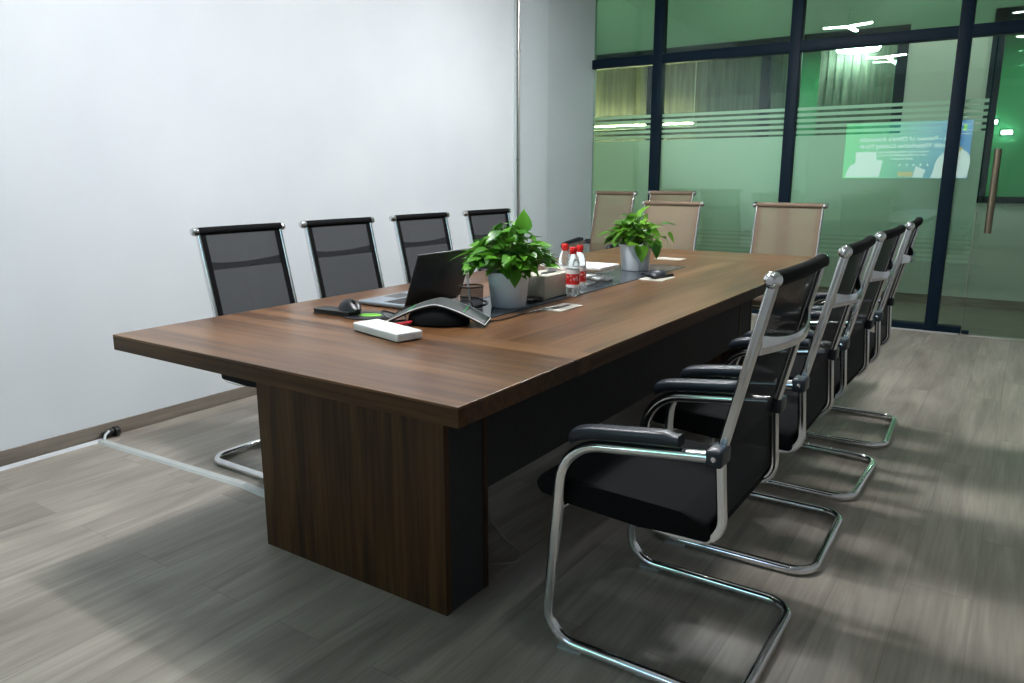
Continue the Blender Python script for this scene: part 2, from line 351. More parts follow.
# glass partition: mullions, rails, panes
def mull(n, x, w=.09, x2=None, z0=0., z1=CZ):
    bm = newbm(); box(bm, x-w/2, x+w/2, GY-.055, GY+.045, z0, z1, .004); struct('trim_%d' % n, bm, M['frame'])
MX = [-2.977, -1.762, -.545, .66]
for i, x in enumerate(MX): mull(2+i, x)
TZ = 2.227
bm = newbm(); box(bm, -3.651, RX, GY-.052, GY+.042, TZ, TZ+.085, .004); struct('trim_7', bm, M['frame'])
bm = newbm(); box(bm, -3.651, RX, GY-.052, GY+.042, CZ-.03, CZ, .004); struct('trim_8', bm, M['frame'])
bm = newbm(); box(bm, -3.651, -.335, GY-.052, GY+.042, .012, .062, .004); struct('trim_9', bm, M['frame'])
bm = newbm(); box(bm, -3.651, -.35, GY-.06, GY-.02, 0, .012, .002); struct('trim_10', bm, M['trunk'])
bm = newbm(); box(bm, -.335, .61, GY-.05, GY+.04, 0, .008, .002); struct('trim_11', bm, M['satin'])
bm = newbm(); box(bm, MX[3]+.05, RX, GY-.05, GY+.04, 0, TZ); struct('wall_far', bm, M['wall'])
M['pane'] = pane_mat('green_tinted_glass', (.88, .955, .91), 1.62)
M['pane_up'] = pane_mat('dimmed_upper_glass', (.42, .58, .48), 1.62)  # darker tint imitates the dim light in the upper corridor
M['film'] = film_mat('frosted_film', (.76, .86, .78), .04, .55)
FILM = [(.74, 1.555)]+[(1.572+.047*k, 1.598+.047*k) for k in range(5)]+[(.56+.037*k, .583+.037*k) for k in range(5)]
win = 0
spans = [(-3.651, MX[0]-.045), (MX[0]+.045, MX[1]-.045), (MX[1]+.045, MX[2]-.045), (MX[2]+.045, -.34)]
for a, b in spans:
    win += 1
    bm = newbm(); box(bm, a, b, GY-.006, GY+.004, .062, TZ)
    w = struct('window_%d' % win, bm, M['pane'], smooth=False)
    bm = newbm()
    for z0, z1 in FILM: box(bm, a+.001, b-.001, GY+.0055, GY+.0065, z0, z1)
    obj('frosted_film', bm, M['film'], w, smooth=False)
for a, b in [(-3.651, MX[0]-.045), (MX[0]+.045, MX[1]-.045), (MX[1]+.045, MX[2]-.045), (MX[2]+.045, MX[3]-.045), (MX[3]+.045, RX)]:
    win += 1
    bm = newbm(); box(bm, a, b, GY-.006, GY+.004, TZ+.085, CZ-.03); struct('window_%d' % win, bm, M['pane_up'], smooth=False)
# glass door
bm = newbm(); box(bm, -.33, .61, GY-.006, GY+.006, .01, TZ-.005, .002); door = struct('door_1', bm, M['pane'], smooth=False)
bm = newbm(); tube(bm, [(-.24, GY-.060, .80), (-.24, GY-.060, 1.42)], .024, 16)
for z in (.92, 1.30): tube(bm, [(-.24, GY-.055, z), (-.24, GY-.004, z)], .009, 10)
obj('door_handle', bm, M['bronze'], door)
bm = newbm(); box(bm, -.33, -.28, GY-.016, GY+.016, .004, .035, .003); obj('pivot_fitting', bm, M['frame'], door)

# ------------------------------------------------------------------ corridor and the office across it
CY = 8.35
M['corr'] = noisy(mat('corridor_paint', (.6, .66, .6), .7), (.58, .64, .58), (.62, .68, .62), nscale=2)
M['corrfloor'] = noisy(mat('corridor_floor', (.16, .15, .12), .4), (.11, .105, .08), (.17, .16, .13), scale=(1, 8, 1), nscale=2)
M['greenwall'] = noisy(mat('green_lit_wall', (.05, .5, .2), .7), (.09, .42, .20), (.11, .48, .24), nscale=2)  # the office's green light is put into this wall colour
M['darkceil'] = noisy(mat('dark_green_ceiling', (.1, .2, .12), .8), (.08, .16, .10), (.11, .20, .13), nscale=2)
bm = newbm(); box(bm, -5.6, 3, GY+.045, 12.0, -.08, 0); struct('floor_corridor', bm, M['corrfloor'], smooth=False)
bm = newbm(); box(bm, -5.6, 3, GY+.06, CY+.12, 3.6, 3.7); struct('ceiling_corridor', bm, M['ceiling'], smooth=False)
LW = (-4.70, -1.12, .98, 2.61); RW = (-.45, 1.6, .98, 2.67)
bm = newbm()
for q in [(-5.6, 3, 0, .98), (-5.6, LW[0], .98, 3.6), (LW[1], RW[0], .98, 3.6), (RW[1], 3, .98, 3.6), (LW[0], LW[1], LW[3], 3.6), (RW[0], RW[1], RW[3], 3.6)]:
    box(bm, q[0], q[1], CY, CY+.12, q[2], q[3])
struct('wall_corridor', bm, M['corr'], smooth=False)
bm = newbm(); box(bm, -5.6, 3, GY+.051, GY+.12, CZ, 3.6); struct('wall_header', bm, M['corr'], smooth=False)
bm = newbm(); box(bm, -5.6, 3, CY-.012, CY, 0, .09, .003); struct('baseboard_corridor', bm, M['baseboard'], smooth=False)
for x, nm in ((-5.6, 'wall_corridor_left'), (3, 'wall_corridor_right')):
    bm = newbm(); box(bm, x, x+.1, GY+.06, 12, 0, 3.6); struct(nm, bm, M['corr'], smooth=False)
M['pane2'] = pane_mat('office_glass', (.85, .95, .88), 1.5)
for k, (W, ms) in enumerate(((LW, (-3.72, -2.44)), (RW, ()))):
    x0, x1, z0, z1 = W; t = .095; bm = newbm()
    box(bm, x0, x1, CY-.02, CY+.08, z1-t, z1); box(bm, x0, x1, CY-.02, CY+.08, z0, z0+t*.6)
    box(bm, x0, x0+t, CY-.02, CY+.08, z0, z1); box(bm, x1-t, x1, CY-.02, CY+.08, z0, z1)
    for m_ in ms: box(bm, m_-t/2, m_+t/2, CY-.02, CY+.08, z0, z1)
    w = struct('window_%d' % (win+1+k), bm, M['frame'], smooth=False)
    bm = newbm(); box(bm, x0+.02, x1-.02, CY+.03, CY+.036, z0+.02, z1-.02); obj('pane', bm, M['pane2'], w, smooth=False)
bm = newbm(); box(bm, -5.6, 3, 11.9, 12, 0, CZ); struct('wall_office_far', bm, M['greenwall'], smooth=False)
bm = newbm(); box(bm, -5.6, 3, CY+.12, 12, CZ, CZ+.1); struct('ceiling_office', bm, M['darkceil'], smooth=False)
# vertical blind behind the left office window
M['slat'] = noisy(mat('brushed_grey_slats', (.25, .3, .26), .4, .5), (.05, .055, .05), (.20, .20, .16), scale=(6, 1, .5), nscale=3)
bl = thing('vertical_blind', 'long grey slat blind behind the left office window, lit yellow at its left end', 'blind', (-3.1, 9.2, 0))
bm = newbm(); box(bm, -1.97, .78, -.03, .03, 2.62, 2.68); obj('head_rail', bm, M['frame'], bl)
bm = newbm()
for k in range(32):
    x = -1.92+k*.084
    box(bm, -.040, .040, -.0015, .0015, .35, 2.62, M4=Matrix.Translation((x, 0, 0)) @ Matrix.Rotation(math.radians(18), 4, 'Z'))
obj('slats', bm, M['slat'], bl, smooth=False)
bl = thing('vertical_blind', 'short dark slat blind behind the bright round lamp of the far office', 'blind', (-1.62, 9.2, 0))
bm = newbm(); box(bm, -.50, .42, -.03, .03, 2.62, 2.68); obj('head_rail', bm, M['frame'], bl)
bm = newbm()
for k in range(10):
    box(bm, -.040, .040, -.0015, .0015, .35, 2.62, M4=Matrix.Translation((-.44+k*.084, 0, 0)) @ Matrix.Rotation(math.radians(18), 4, 'Z'))
obj('slats', bm, M['slat'], bl, smooth=False)
# lamps of the office, then two glowing stand-ins for reflections
M['warm'] = emis('warm_tube', (1.0, .80, .50), 330.0)
wl = thing('strip_lamp', 'warm glowing tube lamp low behind the slats of the office window', 'lamp', (-4.0, 9.08, 0))
bm = newbm(); tube(bm, [(-1.10, 0, 1.84), (.50, 0, 1.84)], .014, 10); obj('tube', bm, M['warm'], wl)
bm = newbm(); box(bm, -1.14, .54, .03, .06, 1.80, 1.88, .004)
for x in (-1.1, .5): tube(bm, [(x, .045, 1.84), (x, .045, 2.819)], .006, 8)
obj('mount', bm, M['satin'], wl)
M['coolglow'] = emis('cool_panel', (.8, 1, .95), 45.0)
pl = thing('pendant_lamp', 'bright white round lamp under the ceiling of the office across the corridor', 'lamp', (-1.68, 8.95, 2.50))
bm = newbm(); lathe(bm, [(.02, 0), (.20, .0), (.22, .03), (.14, .06)], 24); obj('diffuser', bm, M['coolglow'], pl)
bm = newbm(); tube(bm, [(0, 0, .06), (0, 0, .319)], .008, 8); obj('stem', bm, M['satin'], pl)
M['spot'] = emis('spot_glow', (.85, 1, .95), 40.0)  # glow for two added blocks that imitate reflected light spots
for k, (x, z, lab) in enumerate(((-.53, 1.90, 'small glowing block standing in for a reflected light spot, left of a pair'), (-.355, 1.765, 'small glowing block standing in for a reflected light spot, right of a pair'))):
    s = thing('reflected_spot', lab, 'lamp', (x, 11.9, z), 0, None)
    bm = newbm(); box(bm, -.06, .06, -.04, -.02, -.025, .025, .006); obj('glow_block', bm, M['spot'], s)
    bm = newbm(); box(bm, -.07, .07, -.02, 0, -.035, .035, .004); obj('backplate', bm, M['frame'], s)
def area(name, loc, size, power, col=(1, 1, 1), rot=(0, 0, 0), sy=None):
    l = bpy.data.lights.new(name, 'AREA'); l.energy = power; l.color = col; l.size = size
    if sy: l.shape = 'RECTANGLE'; l.size_y = sy
    o = bpy.data.objects.new(name, l); C.objects.link(o); o.location = loc; o.rotation_euler = rot; return o

# ceiling lamps: three-armed LED lamps and round downlights (light comes from the lamps themselves)
LAMP_S, DOWN_S = 600, 120
M['ylamp'] = emis('lamp_tube_glow', (.97, .98, 1.0), LAMP_S)
M['down'] = emis('downlight_glow', (.93, .97, 1.0), DOWN_S)
def ylamp(x, y, label):
    t = thing('three_arm_lamp', label, 'ceiling lamp', (x, y, 2.82), 0, 'three-armed lamps above the table')
    bm = newbm(); lathe(bm, [(.05, .13), (.05, .118), (.035, .112), (.012, .110), (.012, -.014), (.03, -.016), (.03, -.026)], 24); obj('ceiling_rose', bm, M['white'], t)
    ends = [(-.25, .04), (.25, .11), (.02, -.33)]
    for a, b in ends:
        bm = newbm(); sweep(bm, [(0, 0, -.02), (a, b, -.02)], rrect(.05, .012, .004, 2)); obj('arm', bm, M['white'], t)
        bm = newbm(); sweep(bm, [(a*.06, b*.06, -.032), (a*.98, b*.98, -.032)], rrect(.042, .012, .004, 2)); obj('light_bar', bm, M['ylamp'], t)
ylamp(-1.84, 4.49, 'white three-armed ceiling lamp above the far half of the table')
ylamp(-1.84, 1.92, 'white three-armed ceiling lamp above the near half of the table')
def down(x, y, label):
    t = thing('downlight', label, 'ceiling lamp', (x, y, CZ), 0, 'round downlights in the ceiling')
    bm = newbm(); lathe(bm, [(.075, 0), (.078, -.006), (.062, -.008), (.060, -.003)], 28, capends=False); obj('ring', bm, M['white'], t)
    bm = newbm(); lathe(bm, [(.001, -.004), (.059, -.004), (.059, -.002)], 28); obj('diffuser', bm, M['down'], t)
for y, w in ((1.63, 'beside the near half of the table'), (3.39, 'beside the far half of the table')):
    down(-.34, y, 'round recessed downlight in the room ceiling ' + w)
M['cdown'] = emis('corridor_glow', (.92, 1, .88), 300)
for x in (-4.2, -2.7, -1.0, .6):
    t = thing('downlight', 'round downlight in the corridor ceiling beyond the glass, %s' % {-4.2: 'leftmost', -2.7: 'second from left', -1.0: 'third from left', .6: 'rightmost'}[x], 'ceiling lamp', (x, 7.6, 3.6), 0, 'corridor downlights')
    bm = newbm(); lathe(bm, [(.085, 0), (.09, -.008), (.07, -.01)], 28, capends=False); obj('ring', bm, M['white'], t)
    bm = newbm(); lathe(bm, [(.001, -.004), (.069, -.004), (.069, -.002)], 28); obj('diffuser', bm, M['cdown'], t)
M['odown'] = emis('office_glow', (.85, 1, .88), 85)
for x in (-2.6, .3):
    t = thing('downlight', 'square downlight in the ceiling of the green office, %s' % ('left' if x < 0 else 'right'), 'ceiling lamp', (x, 10.9, CZ), 0, 'office downlights')
    bm = newbm(); box(bm, -.16, .16, -.16, .16, -.012, 0, .003); obj('housing', bm, M['white'], t)
    bm = newbm(); box(bm, -.14, .14, -.14, .14, -.016, -.012); obj('diffuser', bm, M['odown'], t)

# ------------------------------------------------------------------ conference table
TX0, TX1, TY0, TY1, TH = -2.3096, -.953, 1.2078, 4.7918, .048
TCX, TCY = (TX0+TX1)/2, (TY0+TY1)/2
tb = thing('conference_table', 'long walnut conference table with two panel legs and charcoal under-panel', 'table', (TCX, TCY, 0))
hx, hy = (TX1-TX0)/2, (TY1-TY0)/2
bm = newbm(); box(bm, -hx, hx, -hy, hy, .75-.006, .75, .0012, 2); obj('tabletop', bm, M['top'], tb, smooth=False)
bm = newbm(); t = .03
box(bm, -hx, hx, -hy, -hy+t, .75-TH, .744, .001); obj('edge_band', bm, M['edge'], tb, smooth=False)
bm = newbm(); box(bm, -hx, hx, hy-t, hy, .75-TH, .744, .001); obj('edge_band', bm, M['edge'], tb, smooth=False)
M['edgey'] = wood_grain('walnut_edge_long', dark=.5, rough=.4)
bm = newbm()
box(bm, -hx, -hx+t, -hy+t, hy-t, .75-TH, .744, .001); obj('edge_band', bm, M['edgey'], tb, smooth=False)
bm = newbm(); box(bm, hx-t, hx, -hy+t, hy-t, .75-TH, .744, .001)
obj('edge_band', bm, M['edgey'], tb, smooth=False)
bm = newbm(); box(bm, -hx+t, hx-t, -hy+t, hy-t, .75-TH, .744); obj('core_board', bm, M['darkpanel'], tb, smooth=False)
LX = .392
for (a, b) in ((1.504, 1.707), (4.06, 4.28)):
    y0, y1 = a-TCY, b-TCY
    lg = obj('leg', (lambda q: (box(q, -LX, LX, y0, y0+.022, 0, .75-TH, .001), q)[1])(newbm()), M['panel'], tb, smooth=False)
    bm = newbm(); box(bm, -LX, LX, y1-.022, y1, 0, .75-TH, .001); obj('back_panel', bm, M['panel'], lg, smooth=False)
    bm = newbm(); box(bm, -LX+.003, LX-.003, y0+.022, y1-.022, 0, .75-TH); obj('side_panel', bm, M['darkpanel'], lg, smooth=False)
bm = newbm()
for s in (-1, 1): box(bm, s*(LX-.012)-.009, s*(LX-.012)+.009, 1.707-TCY, 4.06-TCY, .32, .75-TH)
box(bm, -LX+.02, LX-.02, 1.707-TCY, 4.06-TCY, .32, .338)
obj('modesty_panel', bm, M['darkpanel'], tb, smooth=False)
# dark cable trough panel let into the top, with a thin metal frame
PX0, PX1, PY0, PY1 = -1.765-TCX, -1.497-TCX, 2.04-TCY, 3.88-TCY
bm = newbm(); box(bm, PX0, PX1, PY0, PY1, .7495, .7515, .0005); pg = obj('trough_panel', bm, M['panelglass'], tb, smooth=False)
bm = newbm()
for q in ((PX0-.004, PX0, PY0-.004, PY1+.004), (PX1, PX1+.004, PY0-.004, PY1+.004), (PX0, PX1, PY0-.004, PY0), (PX0, PX1, PY1, PY1+.004)): box(bm, *q, .7495, .7520)
obj('trough_frame', bm, M['frame'], pg, smooth=False)
def plate(x, y, w, d, slot=True):
    bm = newbm(); box(bm, x-w/2-TCX, x+w/2-TCX, y-d/2-TCY, y+d/2-TCY, .7495, .7535, .001); p = obj('grommet_plate', bm, M['cream'], tb, smooth=False)
    if slot:
        bm = newbm(); box(bm, x-.012-TCX, x+.008-TCX, y-d*.36-TCY, y+d*.36-TCY, .7535, .7545, .0004); obj('cable_slot', bm, M['black'], p, smooth=False)
plate(-1.395, 2.40, .085, .16); plate(-1.43, 3.35, .12, .16); plate(-1.715, 4.20, .16, .10, False)

# ------------------------------------------------------------------ chairs
def chair(name, label, group, meshm, hemm, padm):
    X = .68   # local x = solved x + X ; the chair faces -X
    t = thing(name, label, 'chair', (0, 0, 0), 0, group)
    S, R_, TR = .2575, .216, .0155
    side = [(-.505+X, .617), (-.90+X, .572), (-.948+X, .0175), (-.43+X, .0175)]
    P = [(a, -S, b) for a, b in side]+[(a, S, b) for a, b in side[::-1]]
    rad = [0, .125, .085, .075, .075, .085, .125, 0]
    bm = newbm(); tube(bm, fillet(P, rad, 8), TR, 14); obj('sled_frame', bm, M['chrome'], t)
    bm = newbm(); tube(bm, [(-.922+X, -S, .385), (-.922+X, S, .385)], .009, 10); obj('cross_bar', bm, M['chrome'], t)
    up_half = [(.0068*math.cos(math.radians(t)), .0055+.0070*math.sin(math.radians(t))) for t in range(-28, 209, 26)]
    lo_half = [(-x_, -y_) for x_, y_ in up_half]
    grooved = up_half+lo_half
    # back and seat rails
    rail = [(-.424+X, 1.012), (-.514+X, .612), (-.497+X, .392), (-.62+X, .388), (-.90+X, .418)]
    for s in (-1, 1):
        bm = newbm(); sweep(bm, fillet([(a, s*R_, b) for a, b in rail], [0, .05, .06, .1, 0], 7), grooved, up=(1, 0, 0)) 
        ro = obj('side_rail', bm, M['chrome'], t)
        bm = newbm(); lathe(bm, [(.0005, .0285), (.008, .028), (.0105, .0255), (.0115, .026), (.016, .022), (.0185, .014), (.0185, 0), (.0005, 0)], 20, c=(0, 0, 0), axis='y', capends=False)
        bmesh.ops.transform(bm, matrix=Matrix.Translation((-.424+X, s*.219, 1.017)) @ Matrix.Scale(s, 4, (0, 1, 0)), verts=bm.verts[:])
        obj('end_cap', bm, M['chrome'], ro)
        # arm bracket and bolt
        bm = newbm(); yc = s*(.5*(S+R_)+.003); box(bm, -.532+X, -.493+X, yc-.034, yc+.030 if s > 0 else yc+.034, .596, .637, .007, 3)
        br = obj('arm_bracket', bm, M['arm'], t)
        bm = newbm(); lathe(bm, [(.0005, .005), (.006, .004), (.008, 0), (.0005, 0)], 14, axis='y', capends=False)
        bmesh.ops.transform(bm, matrix=Matrix.Translation((-.512+X, s*(.5*(S+R_)+.034), .617)) @ Matrix.Scale(s, 4, (0, 1, 0)), verts=bm.verts[:])
        obj('bolt', bm, M['chrome'], br)
        # arm pad
        bm = newbm(); pp = smoothpath([(-.872+X, s*S, .577), (-.850+X, s*S, .590), (-.81+X, s*S, .6000), (-.70+X, s*S, .6135), (-.592+X, s*S, .626)], 5)
        pts = pp; n = len(pts); rings = []
        for i, p in enumerate(pts):
            k = i/(n-1); w = .048*(.55+.45*min(1, k/.18))*(1 if k < .93 else .86); h = .034*(.40+.60*min(1, k/.22))*(1 if k < .93 else .75)
            sec = rrect(w, h, min(w, h)*.38, 3); tdir = (pts[min(i+1, n-1)]-pts[max(i-1, 0)]).normalized(); up_ = Vector((0, 1, 0)).cross(tdir) * -1
            if up_.z < 0: up_ = -up_
            rings.append([bm.verts.new(p+up_*(.5*h+.008+b-.006)+Vector((0, a, 0))) for a, b in sec])
        for A, B in zip(rings, rings[1:]):
            for k in range(len(A)): bm.faces.new((A[k], A[(k+1) % len(A)], B[(k+1) % len(A)], B[k]))
        bm.faces.new(rings[0]); bm.faces.new(rings[-1])
        obj('arm_pad', bm, M['arm'], t)
        # clear floor glide under the front bend
        bm = newbm(); box(bm, -.905+X, -.835+X, s*S-.017, s*S+.017, 0, .008, .002); obj('floor_glide', bm, M['clear'], t)
    # curved brace behind the back
    bm = newbm(); pts = []
    n = 15; secs = []
    for i in range(n):
        k = i/(n-1)*2-1; y = k*.209; bow = .034*(1-k*k); hh = .030+.016*abs(k)**3
        x = -.447+X+bow; z = .872-.10*0-.012*(1-k*k)
        ring = [bm.verts.new((x+a, y, z+b)) for a, b in rrect(.012, hh, .0045, 2)]
        secs.append(ring)
    for A, B in zip(secs, secs[1:]):
        for k in range(len(A)): bm.faces.new((A[k], A[(k+1) % len(A)], B[(k+1) % len(A)], B[k]))
    bm.faces.new(secs[0]); bm.faces.new(secs[-1])
    obj('back_brace', bm, M['chrome'], t)
    # sling fabric
    prof = fillet([(a, 0, b) for a, b in [(-.430+X, 1.005), (-.522+X, .612), (-.507+X, .402), (-.60+X, .402)]], [0, .05, .055, 0], 7)
    full = []
    for a, b in zip(prof, prof[1:]):
        m_ = max(1, int((b-a).length/.05))
        full += [a.lerp(b, k/m_) for k in range(m_)]
    full.append(prof[-1])
    def strip(bm, y0, y1, ny, dx=0.0, bow=True):
        cols = []
        for p in full:
            row = []
            for j in range(ny+1):
                y = y0+(y1-y0)*j/ny; q = (1-(y/R_)**2)
                bx = .009*q*max(0, min(1, (p.z-.45)/.2)) if bow else 0
                row.append(bm.verts.new((p.x+bx+dx, y, p.z)))
            cols.append(row)
        for A, B in zip(cols, cols[1:]):
            for j in range(ny): bm.faces.new((A[j], A[j+1], B[j+1], B[j]))
    bm = newbm(); strip(bm, -.213, .213, 12); sl = obj('backrest', bm, meshm, t)
    for s in (-1, 1):
        bm = newbm(); strip(bm, s*.182, s*.223, 2, -.002); obj('hem', bm, hemm, sl)
    bm = newbm(); pts = [Vector((-.424+X+.009*(1-(k/8-1)**2), -.220+.440*k/16, 1.017)) for k in range(17)]
    tube(bm, pts, .0175, 16); obj('top_roll', bm, hemm, t)
    # seat cushion
    bm = newbm(); poly = [(-.525+X, .392), (-.525+X, .445), (-.60+X, .458), (-.80+X, .464), (-.93+X, .472), (-.983+X, .464), (-1.002+X, .436), (-.985+X, .408), (-.90+X, .402), (-.70+X, .390)]
    prism(bm, poly, -.236, .236, .012, 3); obj('seat', bm, padm, t)
    return t
blk = chair('office_chair', 'black sled-base office chair at the right of the table, nearest the camera', 'black chairs along the right side of the table', M['bmesh'], M['bhem'], M['pad'])
blk.location = (-.68, 1.825, 0)
R_spots = [(-.68, 2.545, 1, 'black office chair on the right side, second from the camera'),
           (-.68, 3.215, -1, 'black office chair on the right side, third from the camera'),
           (-.68, 3.90, 2, 'black office chair on the right side, farthest from the camera, nearest the glass wall')]
for x, y, a, lab in R_spots:
    c = copy_tree(blk); c.location = (x, y, 0); c.rotation_euler = (0, 0, math.radians(a)); c['label'] = lab
L_spots = [(-2.60, 2.103, 180, 'black mesh office chair by the white wall, nearest the camera'),
           (-2.60, 2.675, 178.5, 'black mesh office chair by the white wall, second from the camera, left of the laptop'),
           (-2.60, 3.297, 178, 'black mesh office chair by the white wall, third from the camera, just behind the laptop'),
           (-2.60, 3.945, 178, 'black mesh office chair by the white wall, farthest, partly behind the nearer plant')]
for x, y, a, lab in L_spots:
    c = copy_tree(blk); c.location = (x, y, 0); c.rotation_euler = (0, 0, math.radians(a)); c['label'] = lab; c['group'] = 'black chairs along the white wall'; c.scale = (1, .97, .986)
tan = chair('office_chair', 'tan mesh office chair at the far table end, right one in front of the glass', 'tan chairs by the glass wall', M['tmesh'], M['them'], M['them'])
tan.scale = (1.012, 1.012, 1.012); tan.location = (-1.360, 5.15, 0); tan.rotation_euler = (0, 0, PI/2)
T_spots = [(-2.200, 5.10, 87, 1.01, 'tan mesh office chair at the far table end, behind the farther potted plant'),
           (-3.055, 5.85, 85, 1.06, 'tan mesh office chair in the back row, beside the white column'),
           (-2.55, 5.95, 90, 1.065, 'tan mesh office chair in the back row, mostly hidden behind the nearer tan chair')]
for x, y, a, s, lab in T_spots:
    c = copy_tree(tan); c.location = (x, y, 0); c.rotation_euler = (0, 0, math.radians(a)); c.scale = (s, s*(.83 if s > 1.02 else 1), s); c['label'] = lab

# ------------------------------------------------------------------ things on the table
TZ0 = .7505
# laptop
lp = thing('laptop', 'open dark grey laptop with its lid towards the camera', 'laptop', (-1.848, 2.203, TZ0))
bm = newbm(); box(bm, -.235, 0, -.17, .155, .003, .017, .004, 3); base = obj('base', bm, M['laptopb'], lp)
bm = newbm()
for i in range(5):
    for j in range(14): box(bm, -.115+i*.019, -.115+i*.019+.016, -.150+j*.0215, -.150+j*.0215+.0185, .017, .0182)
obj('keyboard', bm, M['keys'], base, smooth=False)
bm = newbm(); box(bm, -.215, -.14, -.05, .05, .0168, .0174); obj('touchpad', bm, M['laptop'], base, smooth=False)
bm = newbm(); box(bm, -.0035, .0035, -.17, .155, 0, .204, .003, 3, M4=Matrix.Translation((.004, 0, .014)) @ Matrix.Rotation(math.radians(20), 4, 'Y')); lid = obj('lid', bm, M['laptop'], lp)
LM = Matrix.Translation((.004, 0, .014)) @ Matrix.Rotation(math.radians(20), 4, 'Y')
bm = newbm(); box(bm, -.0045, -.0036, -.16, .16, .012, .198, M4=LM); obj('screen', bm, M['black'], lid, smooth=False)
bm = newbm(); lathe(bm, [(.0175, 0), (.0175, .0006), (.0155, .0006), (.0155, 0)], 28, capends=False); bmesh.ops.transform(bm, matrix=LM @ Matrix.Translation((.0036, 0, .108)) @ Matrix.Rotation(PI/2, 4, 'Y'), verts=bm.verts[:])
for dy in (-.005, .005): box(bm, .0036, .0042, dy-.0012, dy+.0012, .098, .118, M4=LM)
box(bm, .0036, .0042, -.005, .005, .1065, .1085, M4=LM)
obj('round_emblem', bm, M['keys'], lid)
bm = newbm(); tube(bm, [(.002, -.13, .012), (.002, .13, .012)], .006, 10); obj('hinge', bm, M['black'], lp)
# black case, mouse, mat
nb = thing('notebook', 'slim black closed notebook lying flat at the left edge of the things on the table', 'notebook', (-2.00, 1.850, TZ0), math.radians(2))
bm = newbm(); box(bm, -.085, .085, -.035, .035, 0, .004, .002); box(bm, -.085, .085, -.035, .035, .013, .017, .002); obj('cover', bm, M['black'], nb)
bm = newbm(); box(bm, -.082, .082, -.032, .032, .004, .013); obj('pages', bm, M['keys'], nb, smooth=False)
ms = thing('computer_mouse', 'black computer mouse resting on the slim black notebook', 'mouse', (-1.955, 1.870, TZ0+.0175), math.radians(-20))
ms.scale = (1.1, 1.1, 1.1)
bm = newbm()
rings = []
for i in range(11):
    u = i/10; x = -.055+.11*u; w = .031*math.sin(PI*min(max(u*.94+.03, .02), .98))**.45; h = .034*math.sin(PI*(u*.9+.06))**.75
    rings.append([bm.verts.new((x, w*math.cos(PI*k/10), h*math.sin(PI*k/10)**.8 if 0 < k < 10 else 0)) for k in range(11)])
for A, B in zip(rings, rings[1:]):
    for k in range(10): bm.faces.new((A[k], A[k+1], B[k+1], B[k]))
    bm.faces.new((A[10], A[0], B[0], B[10]))
bm.faces.new(rings[0]); bm.faces.new(rings[-1]); obj('body', bm, M['black'], ms)
bm = newbm(); lathe(bm, [(.008, -.003), (.008, .003)], 14, c=(.03, 0, .027), axis='y'); obj('scroll_wheel', bm, M['keys'], ms)
mp_ = thing('mouse_mat', 'small black mat with a bright green print beside the black mouse', 'mat', (-1.865, 1.880, TZ0), math.radians(20))
bm = newbm(); lathe(bm, [(.095, 0), (.097, .002), (.093, .004), (.001, .004)], 36); bmesh.ops.scale(bm, vec=(1, .8, 1), verts=bm.verts[:]); obj('pad', bm, M['black'], mp_)
bm = newbm(); lathe(bm, [(.035, .0041), (.035, .0046), (.001, .0046)], 18, c=(.0, .0, 0)); bmesh.ops.scale(bm, vec=(1.2, .9, 1), verts=bm.verts[:]); obj('green_print', bm, M['greenpatch'], mp_)
bm = newbm()
pth = smoothpath([(-1.80, 1.98, .7535), (-1.77, 1.93, .757), (-1.80, 1.87, .777), (-1.755, 1.86, .757), (-1.76, 1.92, .777), (-1.72, 1.90, .755), (-1.70, 1.86, .756), (-1.745, 1.815, .755), (-1.76, 1.86, .757), (-1.74, 1.93, .770), (-1.73, 2.00, .757), (-1.78, 2.08, .756)], 6)
tube(bm, pth, .0028, 8); tag(obj('power_cable', bm, M['black']), 'tangled black cable lying between the mouse mat and the laptop', 'cable')
bm = newbm(); tube(bm, smoothpath([(-1.86, 2.38, .7535), (-1.79, 2.40, .7535), (-1.74, 2.37, .7535), (-1.68, 2.32, .7535), (-1.66, 2.22, .7550)], 6), .003, 8)
tag(obj('laptop_cable', bm, M['black']), 'short black cable running from the laptop hinge towards the plant pot', 'cable')

# white box
wb = thing('power_bank', 'white rectangular plastic box lying alone in front of the conference phone', 'box', (-1.598, 1.678, TZ0), math.radians(-14))
bm = newbm(); box(bm, -.125, .125, -.046, .046, .0015, .028, .005, 3); obj('shell', bm, M['white'], wb)
bm = newbm(); box(bm, -.12, .12, -.042, .042, 0, .0015); obj('rubber_base', bm, M['black'], wb, smooth=False)

